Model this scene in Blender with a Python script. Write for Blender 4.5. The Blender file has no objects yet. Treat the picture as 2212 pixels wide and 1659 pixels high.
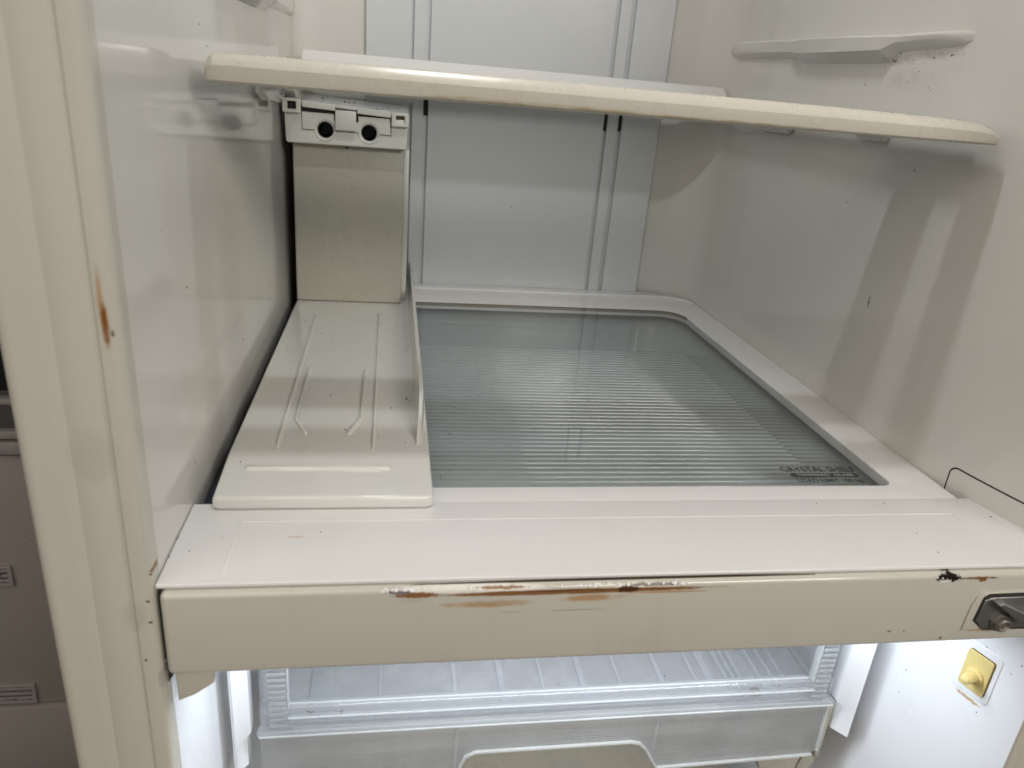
import bpy, bmesh, math, random
from mathutils import Matrix, Vector
random.seed(7)
R = math.radians
scene = bpy.context.scene
COL = scene.collection

# ------------------------------------------------------------------ camera
cam_d = bpy.data.cameras.new("camera")
cam = bpy.data.objects.new("camera", cam_d)
COL.objects.link(cam)
scene.camera = cam
cam_d.sensor_width = 36.0
cam_d.lens = 1595.447 / 2212 * 36
cam_d.clip_start = 0.01
cam_d.clip_end = 60
cam.matrix_world = Matrix((
    (0.98637, -0.01857, -0.16350, 0.13346),
    (-0.14470, 0.37516, -0.91560, -0.37907),
    (0.07834, 0.92677, 0.36736, 0.28389),
    (0, 0, 0, 1)))
cam_d.dof.use_dof = True
cam_d.dof.focus_distance = 0.72
cam_d.dof.aperture_fstop = 9.0

# ------------------------------------------------------------------ world, lights, exposure
world = bpy.data.worlds.new("World")
scene.world = world
world.use_nodes = True
bg = world.node_tree.nodes["Background"]
bg.inputs["Color"].default_value = (1.0, 0.965, 0.91, 1)
bg.inputs["Strength"].default_value = 0.17


def area(name, loc, target, sx, sy, power, col, spread=180):
    d = bpy.data.lights.new(name, 'AREA')
    d.shape = 'RECTANGLE'
    d.size, d.size_y = sx, sy
    d.energy = power
    d.color = col
    d.spread = R(spread)
    o = bpy.data.objects.new(name, d)
    COL.objects.link(o)
    o.location = loc
    o.rotation_euler = (Vector(target) - Vector(loc)).to_track_quat('-Z', 'Y').to_euler()
    return o


# lamps of the room, behind and above the photographer
area("room_lamp", (1.45, -2.1, 1.30), (0.2, 0.1, 0.05), 1.5, 0.5, 40, (1.0, 0.955, 0.89))
area("room_lamp", (-1.3, -1.7, 1.9), (0.3, 0.1, 0.1), 2.6, 2.0, 26, (1.0, 0.885, 0.785))
# the lamp in the ceiling of the upper compartment
area("cabinet_lamp", (0.20, 0.15, 1.025), (0.20, 0.155, 0), 0.14, 0.045, 2.3, (0.97, 0.985, 1.0))
# the lamp under the crossbar in the lower compartment
area("freezer_lamp", (0.31, 0.065, -0.072), (0.31, 0.075, -0.4), 0.50, 0.03, 1.28, (0.86, 0.93, 1.0))

scene.view_settings.view_transform = 'Standard'
scene.view_settings.look = 'None'
scene.view_settings.exposure = 0.2
scene.view_settings.gamma = 1.0
scene.view_settings.use_curve_mapping = False
scene.render.engine = 'CYCLES'
scene.cycles.use_denoising = True
scene.cycles.use_adaptive_sampling = True
scene.cycles.adaptive_threshold = 0.03
scene.cycles.max_bounces = 8
scene.cycles.diffuse_bounces = 4
scene.cycles.glossy_bounces = 4
scene.cycles.transparent_max_bounces = 12
scene.cycles.sample_clamp_indirect = 6
scene.cycles.caustics_reflective = False
scene.cycles.caustics_refractive = False


# ------------------------------------------------------------------ material helpers
class N:
    """tiny node-graph helper"""
    def __init__(self, name):
        self.m = bpy.data.materials.new(name)
        self.m.use_nodes = True
        self.t = self.m.node_tree
        self.b = self.t.nodes["Principled BSDF"]
        self.out = self.t.nodes["Material Output"]
        tc = self.t.nodes.new("ShaderNodeTexCoord")
        self.co = tc.outputs["Object"]

    def new(self, typ, **kw):
        n = self.t.nodes.new(typ)
        for k, v in kw.items():
            setattr(n, k, v)
        return n

    def link(self, a, b):
        self.t.links.new(a, b)

    def val(self, sock, v):
        if hasattr(v, "is_output"):
            self.link(v, sock)
        else:
            sock.default_value = v

    def math(self, op, a, b=0.0, c=None, clamp=False):
        n = self.new("ShaderNodeMath", operation=op)
        n.use_clamp = clamp
        self.val(n.inputs[0], a)
        self.val(n.inputs[1], b)
        if c is not None:
            self.val(n.inputs[2], c)
        return n.outputs[0]

    def noise(self, scale, detail=3, rough=0.55, vec=None, stretch=None):
        n = self.new("ShaderNodeTexNoise")
        n.inputs["Scale"].default_value = scale
        n.inputs["Detail"].default_value = detail
        n.inputs["Roughness"].default_value = rough
        v = vec or self.co
        if stretch:
            mp = self.new("ShaderNodeMapping")
            mp.inputs["Scale"].default_value = stretch
            self.link(v, mp.inputs["Vector"])
            v = mp.outputs[0]
        self.link(v, n.inputs["Vector"])
        return n.outputs["Fac"]

    def rng(self, v, a, b, c=0.0, d=1.0):
        n = self.new("ShaderNodeMapRange")
        n.interpolation_type = 'SMOOTHSTEP'
        self.val(n.inputs["Value"], v)
        n.inputs["From Min"].default_value = a
        n.inputs["From Max"].default_value = b
        n.inputs["To Min"].default_value = c
        n.inputs["To Max"].default_value = d
        return n.outputs[0]

    def mix(self, f, a, b):
        n = self.new("ShaderNodeMix", data_type='RGBA')
        self.val(n.inputs[0], f)
        for s, v in ((n.inputs[6], a), (n.inputs[7], b)):
            if hasattr(v, "is_output"):
                self.link(v, s)
            else:
                s.default_value = (*v, 1) if len(v) == 3 else v
        return n.outputs[2]

    def xyz(self):
        n = self.new("ShaderNodeSeparateXYZ")
        self.link(self.co, n.inputs[0])
        return n.outputs

    def bump(self, h, strength, dist):
        n = self.new("ShaderNodeBump")
        n.inputs["Strength"].default_value = strength
        n.inputs["Distance"].default_value = dist
        self.link(h, n.inputs["Height"])
        self.link(n.outputs[0], self.b.inputs["Normal"])
        return n


def plastic(name, col, rough=0.22, aged=(0.62, 0.50, 0.30), age=0.12, spec=0.5, grime=0.10, wave=0.25):
    g = N(name)
    big = g.noise(5.0, 3, 0.5)
    fine = g.noise(60.0, 4, 0.6)
    c = g.mix(g.rng(big, 0.35, 0.75, 0, age), col, aged)
    smear = g.noise(18.0, 5, 0.65, stretch=(1, 0.6, 0.35))
    c = g.mix(g.rng(smear, 0.56, 0.75, 0, grime), c, tuple(v * 0.62 for v in col))
    dot = g.noise(420.0, 1, 0.4)
    c = g.mix(g.rng(dot, 0.825, 0.85, 0, 0.4), c, (0.10, 0.085, 0.06))
    g.link(c, g.b.inputs["Base Color"])
    g.link(g.rng(g.math('ADD', g.math('MULTIPLY', smear, 0.6), g.math('MULTIPLY', fine, 0.4)), 0.3, 0.75, rough * 0.7, rough * 1.5), g.b.inputs["Roughness"])
    g.b.inputs["Specular IOR Level"].default_value = spec
    h = g.math('ADD', g.noise(9.0, 2, 0.4), g.math('MULTIPLY', g.noise(240.0, 2, 0.5), 0.02))
    g.bump(h, wave, 0.004)
    return g


def simple(name, col, rough=0.5, metal=0.0, emit=0):
    g = N(name)
    f = g.noise(80.0, 3)
    g.link(g.mix(g.rng(f, 0.35, 0.7, 0, 0.25), col, tuple(v * 0.7 for v in col)), g.b.inputs["Base Color"])
    g.b.inputs["Roughness"].default_value = rough
    g.b.inputs["Metallic"].default_value = metal
    if emit:
        g.b.inputs["Emission Color"].default_value = (*col, 1)
        g.b.inputs["Emission Strength"].default_value = emit
    return g.m


def clear(name, tint, rough=0.05, body=0.12, body_col=(0.8, 0.82, 0.84), ribs=None, spec_fac=1.0, ior=1.5):
    """thin clear sheet: straight-through transmission, Fresnel gloss and a little milky body"""
    g = N(name)
    tr = g.new("ShaderNodeBsdfTransparent")
    tr.inputs[0].default_value = (*tint, 1)
    df = g.new("ShaderNodeBsdfDiffuse")
    df.inputs[0].default_value = (*body_col, 1)
    tl = g.new("ShaderNodeBsdfTranslucent")
    tl.inputs[0].default_value = (*body_col, 1)
    milk = g.new("ShaderNodeMixShader")
    milk.inputs[0].default_value = 0.5
    g.link(df.outputs[0], milk.inputs[1])
    g.link(tl.outputs[0], milk.inputs[2])
    gl = g.new("ShaderNodeBsdfGlossy")
    gl.inputs["Color"].default_value = (1, 1, 1, 1)
    sm = g.noise(14.0, 5, 0.65)
    g.link(g.rng(sm, 0.35, 0.75, rough * 0.6, rough * 2.0), gl.inputs["Roughness"])
    fr = g.new("ShaderNodeFresnel")
    fr.inputs[0].default_value = ior
    m1 = g.new("ShaderNodeMixShader")
    g.link(g.rng(sm, 0.4, 0.75, body * 0.9, body * 1.15), m1.inputs[0])
    g.link(tr.outputs[0], m1.inputs[1])
    g.link(milk.outputs[0], m1.inputs[2])
    m2 = g.new("ShaderNodeMixShader")
    geo = g.new("ShaderNodeNewGeometry")
    front = g.math('SUBTRACT', 1.0, geo.outputs["Backfacing"])
    g.link(g.math('MULTIPLY', g.math('MULTIPLY', fr.outputs[0], spec_fac), front), m2.inputs[0])
    g.link(m1.outputs[0], m2.inputs[1])
    g.link(gl.outputs[0], m2.inputs[2])
    g.link(m2.outputs[0], g.out.inputs["Surface"])
    if ribs:
        bmp = g.new("ShaderNodeBump")
        bmp.inputs["Strength"].default_value = ribs[1]
        bmp.inputs["Distance"].default_value = 0.001
        z = g.xyz()[2]
        g.link(g.math('SINE', g.math('MULTIPLY', z, 2 * math.pi / ribs[0])), bmp.inputs["Height"])
        for n in (df, gl, fr, tl):
            g.link(bmp.outputs[0], n.inputs["Normal"])
    return g.m


M = {}
M['liner'] = plastic("liner_plastic", (0.63, 0.62, 0.585), 0.07, age=0.12, wave=0.14)
g_ = M['liner']
sk_ = g_.b.inputs['Base Color'].links[0].from_socket
M['white'] = plastic("white_plastic", (0.71, 0.705, 0.695), 0.18, age=0.05, wave=0.12).m
M['tray'] = plastic("tray_plastic", (0.63, 0.625, 0.59), 0.12, age=0.08, wave=0.08).m
M['cool'] = plastic("cool_panel_plastic", (0.62, 0.635, 0.64), 0.18, aged=(0.5, 0.5, 0.48), age=0.06, grime=0.02, wave=0.2).m
M['greige'] = plastic("greige_plastic", (0.40, 0.385, 0.33), 0.30, age=0.10, wave=0.10).m
M['head'] = plastic("head_plastic", (0.62, 0.61, 0.57), 0.35, age=0.08, wave=0.05).m
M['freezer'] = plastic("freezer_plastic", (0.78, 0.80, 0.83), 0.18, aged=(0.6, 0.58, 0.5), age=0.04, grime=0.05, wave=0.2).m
M['dark'] = simple("dark_gap", (0.018, 0.016, 0.013), 0.8)
M['navy'] = simple("navy_tube", (0.010, 0.016, 0.030), 0.4)
M['crumb'] = simple("dark_crumb", (0.03, 0.022, 0.015), 0.8)
M['grime'] = simple("brown_grime", (0.13, 0.10, 0.055), 0.75)
M['steel'] = simple("worn_steel", (0.33, 0.33, 0.31), 0.38, 0.85)
M['bolt'] = simple("greasy_bolt", (0.22, 0.20, 0.17), 0.5, 0.7)
M['yellow'] = plastic("yellow_plastic", (0.68, 0.57, 0.24), 0.4, aged=(0.5, 0.35, 0.12), age=0.3).m
M['glass'] = clear("shelf_glass", (0.93, 0.94, 0.94), 0.008, 0.05, (0.50, 0.53, 0.54))
M['clear'] = clear("clear_plastic", (0.93, 0.94, 0.95), 0.07, 0.24, (0.80, 0.82, 0.84))
M['frost'] = clear("frosted_plastic", (0.80, 0.80, 0.80), 0.12, 0.44, (0.76, 0.765, 0.76), ribs=(0.0026, 0.16))
M['clearfloor'] = clear("cloudy_plastic", (0.80, 0.82, 0.86), 0.12, 0.50, (0.72, 0.73, 0.75))
M['thick'] = clear("thick_clear_plastic", (0.88, 0.90, 0.91), 0.08, 0.34, (0.70, 0.72, 0.72))
M['milk'] = clear("milky_edge_plastic", (0.95, 0.96, 0.96), 0.05, 0.55, (0.86, 0.88, 0.88))
M['ribbed'] = plastic("ribbed_floor_plastic", (0.40, 0.435, 0.45), 0.09, age=0.05, grime=0.2, wave=0.25).m
M['ink'] = simple("printed_ink", (0.03, 0.032, 0.028), 0.6)
M['neigh'] = plastic("grey_brown_plastic", (0.30, 0.275, 0.255), 0.35, age=0.05).m
M['neighlight'] = simple("dull_trim", (0.30, 0.285, 0.265), 0.5)
M['black'] = simple("black_cavity", (0.006, 0.006, 0.007), 0.6)
M['floor'] = simple("floor_dark", (0.06, 0.05, 0.042), 0.5)
M['glow'] = simple("lamp_diffuser", (0.9, 0.95, 1.0), 0.4)


def stain_or_reflection(g, base, cx, cz, wx, wz, col, amp=0.8, scale=120.0, stretch=(1, 1, 1), hard=0.35, opac=1.0, tilt=0.0, ax=0, only_x=None):
    """mix COL over BASE inside a ragged ellipse in the x-z plane"""
    o = g.xyz()
    dx = g.math('DIVIDE', g.math('SUBTRACT', o[ax], cx), wx)
    zz = g.math('SUBTRACT', o[2], cz)
    if tilt:
        zz = g.math('SUBTRACT', zz, g.math('MULTIPLY', g.math('SUBTRACT', o[0], cx), tilt))
    dz = g.math('DIVIDE', zz, wz)
    d = g.math('ADD', g.math('MULTIPLY', dx, dx), g.math('MULTIPLY', dz, dz))
    n = g.noise(scale, 5, 0.65, stretch=stretch)
    v = g.math('ADD', g.math('SUBTRACT', 1.0, d), g.math('MULTIPLY', g.math('SUBTRACT', n, 0.5), amp * 4))
    mask = g.rng(v, 0.0, hard * 2, 0, opac)
    if only_x is not None:
        mask = g.math('MULTIPLY', mask, g.math('GREATER_THAN', o[0], only_x))
    g.masks = getattr(g, "masks", []) + [mask]
    return g.mix(mask, base, col)


for st in (((0.318, 0.3390, 0.030, 0.0060, (0.26, 0.24, 0.19)), dict(amp=0.6, scale=90, opac=0.55, hard=1.0)),
           ((0.262, 0.3430, 0.036, 0.0065, (0.28, 0.26, 0.20)), dict(amp=0.6, scale=70, opac=0.5, hard=1.0)),
           ((0.300, 0.3230, 0.050, 0.0120, (0.34, 0.32, 0.25)), dict(amp=0.7, scale=60, opac=0.4, hard=1.1)),
           ((0.2700, 0.1180, 0.0014, 0.0085, (0.10, 0.075, 0.045)), dict(amp=0.6, scale=260, opac=0.9, hard=0.6))):
    sk_ = stain_or_reflection(g_, sk_, *st[0], ax=1, only_x=0.3, **st[1])
g_.link(sk_, g_.b.inputs['Base Color'])
M['liner'] = g_.m
gc_ = plastic("yellowed_plastic", (0.50, 0.475, 0.41), 0.30, grime=0.0, age=0.12, wave=0.02)
sk_ = gc_.b.inputs['Base Color'].links[0].from_socket
for st in (((0.30, 0.2762, 0.20, 0.0010, (0.26, 0.19, 0.09)), dict(amp=0.9, scale=160, stretch=(0.25, 1, 1), opac=0.8, hard=0.7)),
           ((0.22, 0.2775, 0.10, 0.0012, (0.33, 0.26, 0.15)), dict(amp=0.8, scale=140, stretch=(0.3, 1, 1), opac=0.6, hard=0.8))):
    sk_ = stain_or_reflection(gc_, sk_, *st[0], **st[1])
gc_.link(sk_, gc_.b.inputs['Base Color'])
M['cream'] = gc_.m


def paint_material(name, stains_and_reflections):
    g = plastic(name, (0.52, 0.505, 0.445), 0.13, aged=(0.50, 0.42, 0.28), age=0.18, grime=0.12, wave=0.35)
    s = g.b.inputs["Base Color"].links[0].from_socket
    for st in stains_and_reflections:
        s = stain_or_reflection(g, s, *st[0], **st[1])
    g.link(s, g.b.inputs["Base Color"])
    # stained and painted-reflection places are dull, whatever lies around them is glossy paint
    m = g.masks[0]
    for k in g.masks[1:]:
        m = g.math('MAXIMUM', m, k)
    r0 = g.b.inputs["Roughness"].links[0].from_socket
    g.link(g.math('ADD', r0, g.math('MULTIPLY', m, 0.5), clamp=True), g.b.inputs["Roughness"])
    g.link(g.math('SUBTRACT', 0.5, g.math('MULTIPLY', m, 0.4)), g.b.inputs["Specular IOR Level"])
    return g.m


RUST = (0.20, 0.075, 0.010)
RUSTL = (0.36, 0.19, 0.06)
RUSTD = (0.055, 0.02, 0.008)
BARE = (0.74, 0.71, 0.65)
M['bar_paint'] = paint_material("crossbar_paint", [
    ((0.200, -0.0160, 0.036, 0.0032, RUSTL), dict(amp=0.75, scale=110, stretch=(0.5, 1, 1.6), opac=0.75, hard=0.55)),
    ((0.266, -0.0138, 0.024, 0.0032, RUSTL), dict(amp=0.75, scale=150, stretch=(0.5, 1, 1.5), opac=0.75, hard=0.55)),
    ((0.150, -0.0120, 0.018, 0.0022, RUSTL), dict(amp=0.8, scale=160, stretch=(0.5, 1, 1.5), opac=0.55, hard=1.1)),
    ((0.315, -0.0108, 0.034, 0.0009, RUSTL), dict(amp=0.5, scale=240, stretch=(0.25, 1, 2), opac=0.7)),
    ((0.255, -0.0229, 0.022, 0.00035, RUSTD), dict(amp=0.4, scale=300, stretch=(0.3, 1, 1), opac=0.6)),
    ((0.212, -0.0231, 0.010, 0.0003, RUSTD), dict(amp=0.4, scale=300, stretch=(0.3, 1, 1), opac=0.45)),
    ((0.185, -0.0052, 0.056, 0.0030, BARE), dict(amp=0.35, scale=260, stretch=(0.5, 1, 1), opac=0.9)),
    ((0.300, -0.0056, 0.028, 0.0024, BARE), dict(amp=0.45, scale=300, stretch=(0.5, 1, 1), opac=0.8)),
    ((0.252, -0.0084, 0.106, 0.0023, RUST), dict(amp=0.34, scale=190, stretch=(0.5, 1, 2), opac=0.92, hard=0.30, tilt=0.004)),
    ((0.265, -0.0078, 0.085, 0.0009, RUSTD), dict(amp=0.6, scale=200, stretch=(0.4, 1, 2), opac=0.6, hard=0.6, tilt=-0.004)),
    ((0.152, -0.0080, 0.016, 0.0026, RUST), dict(amp=0.6, scale=300, opac=0.9)),
    ((0.287, -0.0078, 0.009, 0.0030, RUSTD), dict(amp=0.6, scale=330, opac=0.95)),
    ((0.142, -0.0058, 0.011, 0.0012, (0.10, 0.09, 0.11)), dict(amp=0.7, scale=420, stretch=(0.5, 1, 1), opac=0.85)),
    ((0.205, -0.0046, 0.020, 0.0010, RUST), dict(amp=0.8, scale=420, opac=0.8)),
    ((0.305, -0.0050, 0.026, 0.0012, RUSTD), dict(amp=0.9, scale=420, opac=0.7)),
    ((0.5195, -0.0063, 0.0105, 0.0036, (0.012, 0.006, 0.005)), dict(amp=0.5, scale=260, opac=1.0, hard=0.15)),
    ((0.5180, -0.0086, 0.0052, 0.0012, BARE), dict(amp=0.3, scale=300, opac=0.8, hard=0.2)),
    ((0.5440, -0.0068, 0.018, 0.0013, (0.13, 0.06, 0.02)), dict(amp=0.7, scale=330, stretch=(0.6, 1, 1), opac=0.9)),
    ((0.5468, -0.0082, 0.0042, 0.0024, RUST), dict(amp=0.5, scale=330, opac=0.95)),
    ((0.4867, -0.0507, 0.0018, 0.0010, RUST), dict(amp=0.5, scale=600, opac=0.85)),
    ((0.4984, -0.0507, 0.0012, 0.0008, RUST), dict(amp=0.5, scale=600, opac=0.85)),
    ((0.5301, -0.0585, 0.0018, 0.0014, RUST), dict(amp=0.5, scale=600, opac=0.9)),
    ((0.5600, -0.0520, 0.020, 0.0018, RUSTL), dict(amp=0.7, scale=220, opac=0.6)),
    ((0.480, -0.0625, 0.040, 0.0012, RUSTD), dict(amp=0.7, scale=260, stretch=(0.4, 1, 1), opac=0.5)),
])
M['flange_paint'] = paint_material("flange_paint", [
    ((-0.0078, 0.168, 0.0022, 0.026, RUSTL), dict(amp=0.25, scale=160, stretch=(1.5, 1, 0.4), opac=0.8, hard=0.6)),
    ((-0.0068, 0.160, 0.0023, 0.014, RUST), dict(amp=0.35, scale=200, stretch=(1.5, 1, 0.4), opac=1.0, hard=0.5)),
    ((-0.0040, 0.1555, 0.0011, 0.0024, (0.12, 0.08, 0.07)), dict(amp=0.4, scale=500, opac=0.8)),
    ((-0.0005, -0.068, 0.0032, 0.010, RUSTD), dict(amp=0.5, scale=260, stretch=(1, 1, 0.5), opac=0.55, hard=1.0)),
    ((-0.022, 0.085, 0.016, 0.022, (0.38, 0.36, 0.31)), dict(amp=0.3, scale=40, opac=0.35, hard=0.5)),  # grey patch painted in place of blotchy room reflections in the gloss
    ((-0.012, -0.020, 0.008, 0.012, (0.38, 0.36, 0.31)), dict(amp=0.3, scale=60, opac=0.4, hard=0.4)),  # second grey patch, also a painted room reflection
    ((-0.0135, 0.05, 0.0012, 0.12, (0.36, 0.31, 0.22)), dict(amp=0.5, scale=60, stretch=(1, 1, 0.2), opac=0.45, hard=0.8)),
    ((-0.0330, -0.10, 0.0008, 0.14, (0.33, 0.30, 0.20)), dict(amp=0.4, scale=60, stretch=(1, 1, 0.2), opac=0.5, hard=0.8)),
    ((0.0003, 0.0105, 0.0016, 0.0022, RUST), dict(amp=0.5, scale=500, opac=0.8)),
])
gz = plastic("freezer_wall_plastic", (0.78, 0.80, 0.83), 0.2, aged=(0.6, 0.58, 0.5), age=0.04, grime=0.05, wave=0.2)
o_ = gz.xyz()
rdz = gz.math('DIVIDE', gz.math('SUBTRACT', o_[2], -0.1635), 0.0022)
rdy = gz.math('DIVIDE', gz.math('SUBTRACT', o_[1], 0.040), 0.011)
rv = gz.math('ADD', gz.math('SUBTRACT', 1.0, gz.math('ADD', gz.math('MULTIPLY', rdz, rdz), gz.math('MULTIPLY', rdy, rdy))),
             gz.math('MULTIPLY', gz.math('SUBTRACT', gz.noise(300, 4), 0.5), 2.4))
gz.link(gz.mix(gz.math('MULTIPLY', gz.rng(rv, 0, 0.7, 0, 0.8), gz.math('GREATER_THAN', o_[0], 0.3)), gz.b.inputs["Base Color"].links[0].from_socket, (0.45, 0.27, 0.09)), gz.b.inputs["Base Color"])
M['freezer_wall'] = gz.m


# ------------------------------------------------------------------ object helpers
def thing(name, label, cat, loc, group=None):
    o = bpy.data.objects.new(name, None)
    o.empty_display_size = 0.02
    COL.objects.link(o)
    o.location = loc
    o["label"] = label
    o["category"] = cat
    if group:
        o["group"] = group
    return o


def adopt(o, parent):
    if parent is not None:
        o.parent = parent
        # meshes are modelled in world coordinates, so only an Empty's own offset has to be undone
        m = Matrix.Translation(parent.location) if parent.type == 'EMPTY' else Matrix.Identity(4)
        o.matrix_parent_inverse = m.inverted()


def finish(name, bm, mat, parent=None, smooth=40, flip=False):
    bmesh.ops.recalc_face_normals(bm, faces=bm.faces[:])
    if flip:
        bmesh.ops.reverse_faces(bm, faces=bm.faces[:])
    me = bpy.data.meshes.new(name)
    bm.to_mesh(me)
    bm.free()
    if smooth:
        for p in me.polygons:
            p.use_smooth = True
        me.set_sharp_from_angle(angle=R(smooth))
    me.materials.append(M[mat] if isinstance(mat, str) else mat)
    o = bpy.data.objects.new(name, me)
    COL.objects.link(o)
    adopt(o, parent)
    return o


def add_box(bm, x0, x1, y0, y1, z0, z1, bev=0.0, seg=2):
    r = bmesh.ops.create_cube(bm, size=1.0)
    for v in r['verts']:
        v.co = Vector(((x0 + x1) / 2 + v.co.x * (x1 - x0), (y0 + y1) / 2 + v.co.y * (y1 - y0), (z0 + z1) / 2 + v.co.z * (z1 - z0)))
    if bev:
        es = list({e for v in r['verts'] for e in v.link_edges})
        bmesh.ops.bevel(bm, geom=es, offset=bev, segments=seg, profile=0.5, affect='EDGES')


def box(name, x0, x1, y0, y1, z0, z1, mat, parent=None, bev=0.001, seg=2):
    bm = bmesh.new()
    add_box(bm, x0, x1, y0, y1, z0, z1, bev, seg)
    return finish(name, bm, mat, parent)


def rrect(x0, x1, y0, y1, r, n=6):
    """rounded rectangle loop; r may be one radius or four (bl, br, tr, tl)"""
    rs = [r] * 4 if not isinstance(r, (list, tuple)) else r
    cs = [(x0, y0, 180, 1, 1), (x1, y0, 270, -1, 1), (x1, y1, 0, -1, -1), (x0, y1, 90, 1, -1)]
    pts = []
    for (cx, cy, a0, sx, sy), rr in zip(cs, rs):
        if rr <= 0:
            pts.append((cx, cy))
            continue
        ox, oy = cx + sx * rr, cy + sy * rr
        for i in range(n + 1):
            a = R(a0 + 90 * i / n)
            pts.append((ox + rr * math.cos(a), oy + rr * math.sin(a)))
    return pts


def circle(cx, cy, r, n=28):
    return [(cx + r * math.cos(2 * math.pi * i / n), cy + r * math.sin(2 * math.pi * i / n)) for i in range(n)]


def plate(name, loops, plane, w0, w1, mat, parent=None, bev=0.0, res=2, smooth=40):
    """extrude 2-D loops (holes allowed) between w0 and w1 along the axis normal to PLANE"""
    cu = bpy.data.curves.new("tmp", 'CURVE')
    cu.dimensions = '2D'
    cu.fill_mode = 'BOTH'
    cu.extrude = abs(w1 - w0) / 2 - bev
    cu.bevel_depth = bev
    cu.bevel_resolution = res
    cu.offset = -bev
    for lp in loops:
        s = cu.splines.new('POLY')
        s.points.add(len(lp) - 1)
        for p, (a, b) in zip(s.points, lp):
            p.co = (a, b, 0, 1)
        s.use_cyclic_u = True
    ob = bpy.data.objects.new("tmp", cu)
    COL.objects.link(ob)
    dg = bpy.context.evaluated_depsgraph_get()
    me = bpy.data.meshes.new_from_object(ob.evaluated_get(dg))
    bm = bmesh.new()
    bm.from_mesh(me)
    bpy.data.objects.remove(ob)
    bpy.data.curves.remove(cu)
    bpy.data.meshes.remove(me)
    bmesh.ops.remove_doubles(bm, verts=bm.verts[:], dist=1e-6)
    mid = (w0 + w1) / 2
    for v in bm.verts:
        a, b, w = v.co.x, v.co.y, v.co.z + mid
        v.co = {'XY': (a, b, w), 'XZ': (a, w, b), 'YZ': (w, a, b)}[plane]
    return finish(name, bm, mat, parent, smooth)


def wall_sweep(name, path, z0, z1, thick, mat, parent=None, smooth=50, nz=1):
    """a standing sheet along an x-y path; thick is laid to the left of travel"""
    bm = bmesh.new()
    n = len(path)
    nor = []
    for i in range(n):
        a, b = path[max(i - 1, 0)], path[min(i + 1, n - 1)]
        d = Vector((b[0] - a[0], b[1] - a[1])).normalized()
        nor.append(Vector((-d.y, d.x)))
    rows = []
    for off in (0.0, thick):
        col = []
        for k in range(nz + 1):
            z = z0 + (z1 - z0) * k / nz
            col.append([bm.verts.new((p[0] + q.x * off, p[1] + q.y * off, z)) for p, q in zip(path, nor)])
        rows.append(col)
    for s in rows:
        for k in range(nz):
            for i in range(n - 1):
                bm.faces.new((s[k][i], s[k][i + 1], s[k + 1][i + 1], s[k + 1][i]))
    for k in (0, nz):
        for i in range(n - 1):
            bm.faces.new((rows[0][k][i], rows[0][k][i + 1], rows[1][k][i + 1], rows[1][k][i]))
    for i in (0, n - 1):
        for k in range(nz):
            bm.faces.new((rows[0][k][i], rows[0][k + 1][i], rows[1][k + 1][i], rows[1][k][i]))
    return finish(name, bm, mat, parent, smooth)


def poly_prism(name, pts, plane, w0, w1, mat, parent=None, bev=0.0):
    return plate(name, [pts], plane, w0, w1, mat, parent, bev)


def tube(name, axis, c, r0, r1, w0, w1, mat, parent=None, n=28, cap0=True, cap1=True):
    bm = bmesh.new()
    rings = []
    for w, r in ((w0, r0), (w1, r1)):
        ring = []
        for i in range(n):
            a = 2 * math.pi * i / n
            u, v = c[0] + r * math.cos(a), c[1] + r * math.sin(a)
            ring.append(bm.verts.new({'y': (u, w, v), 'x': (w, u, v), 'z': (u, v, w)}[axis]))
        rings.append(ring)
    for i in range(n):
        bm.faces.new((rings[0][i], rings[0][(i + 1) % n], rings[1][(i + 1) % n], rings[1][i]))
    if cap0:
        bm.faces.new(rings[0])
    if cap1:
        bm.faces.new(rings[1])
    return finish(name, bm, mat, parent)


def lathe(name, axis_o, axis_d, prof, mat, parent=None, n=24):
    """prof: (distance along axis, radius)"""
    d = Vector(axis_d).normalized()
    u = d.orthogonal().normalized()
    w = d.cross(u)
    bm = bmesh.new()
    rings = []
    for t, r in prof:
        rings.append([bm.verts.new(Vector(axis_o) + d * t + (u * math.cos(2 * math.pi * i / n) + w * math.sin(2 * math.pi * i / n)) * max(r, 1e-5)) for i in range(n)])
    for a, b in zip(rings, rings[1:]):
        for i in range(n):
            bm.faces.new((a[i], a[(i + 1) % n], b[(i + 1) % n], b[i]))
    bm.faces.new(rings[0])
    bm.faces.new(rings[-1])
    return finish(name, bm, mat, parent)


def crumbs(name, pts, normal, parent, mat='crumb', rmin=0.0004, rmax=0.0009, flat=0.4, extra=0, spread=0.004):
    """small specks of dirt lying on a surface, one joined part"""
    bm = bmesh.new()
    nv = Vector(normal)
    lst = list(pts)
    for _ in range(extra):
        p = random.choice(pts)
        j = Vector([random.gauss(0, spread) for _ in range(3)])
        j -= nv * j.dot(nv)
        lst.append(tuple(Vector(p) + j))
    for p in lst:
        r = random.uniform(rmin, rmax)
        res = bmesh.ops.create_icosphere(bm, subdivisions=1, radius=r)
        st = random.uniform(0.6, 1.7)
        rot = Matrix.Rotation(random.uniform(0, math.pi), 3, nv)
        t = nv.orthogonal().normalized()
        for v in res['verts']:
            c = v.co.copy()
            c = c - nv * c.dot(nv) * (1 - flat) + t * c.dot(t) * (st - 1)
            c = rot @ c
            v.co = c * random.uniform(0.85, 1.15) + Vector(p)
    o = finish(name, bm, mat, parent)
    o["kind"] = "stuff"
    return o


# ------------------------------------------------------------------ the setting
fl = box("floor", -6, 6, -6, 6, -1.06, -1.0, 'floor', None, 0)
fl["kind"] = "structure"

# ------------------------------------------------------------------ refrigerator cabinet
ZT = 1.05
fridge = thing("refrigerator", "open cream refrigerator cabinet with rusty crossbar, white liner and lit lower compartment", "refrigerator", (0.3, 0.35, -0.99))


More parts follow.
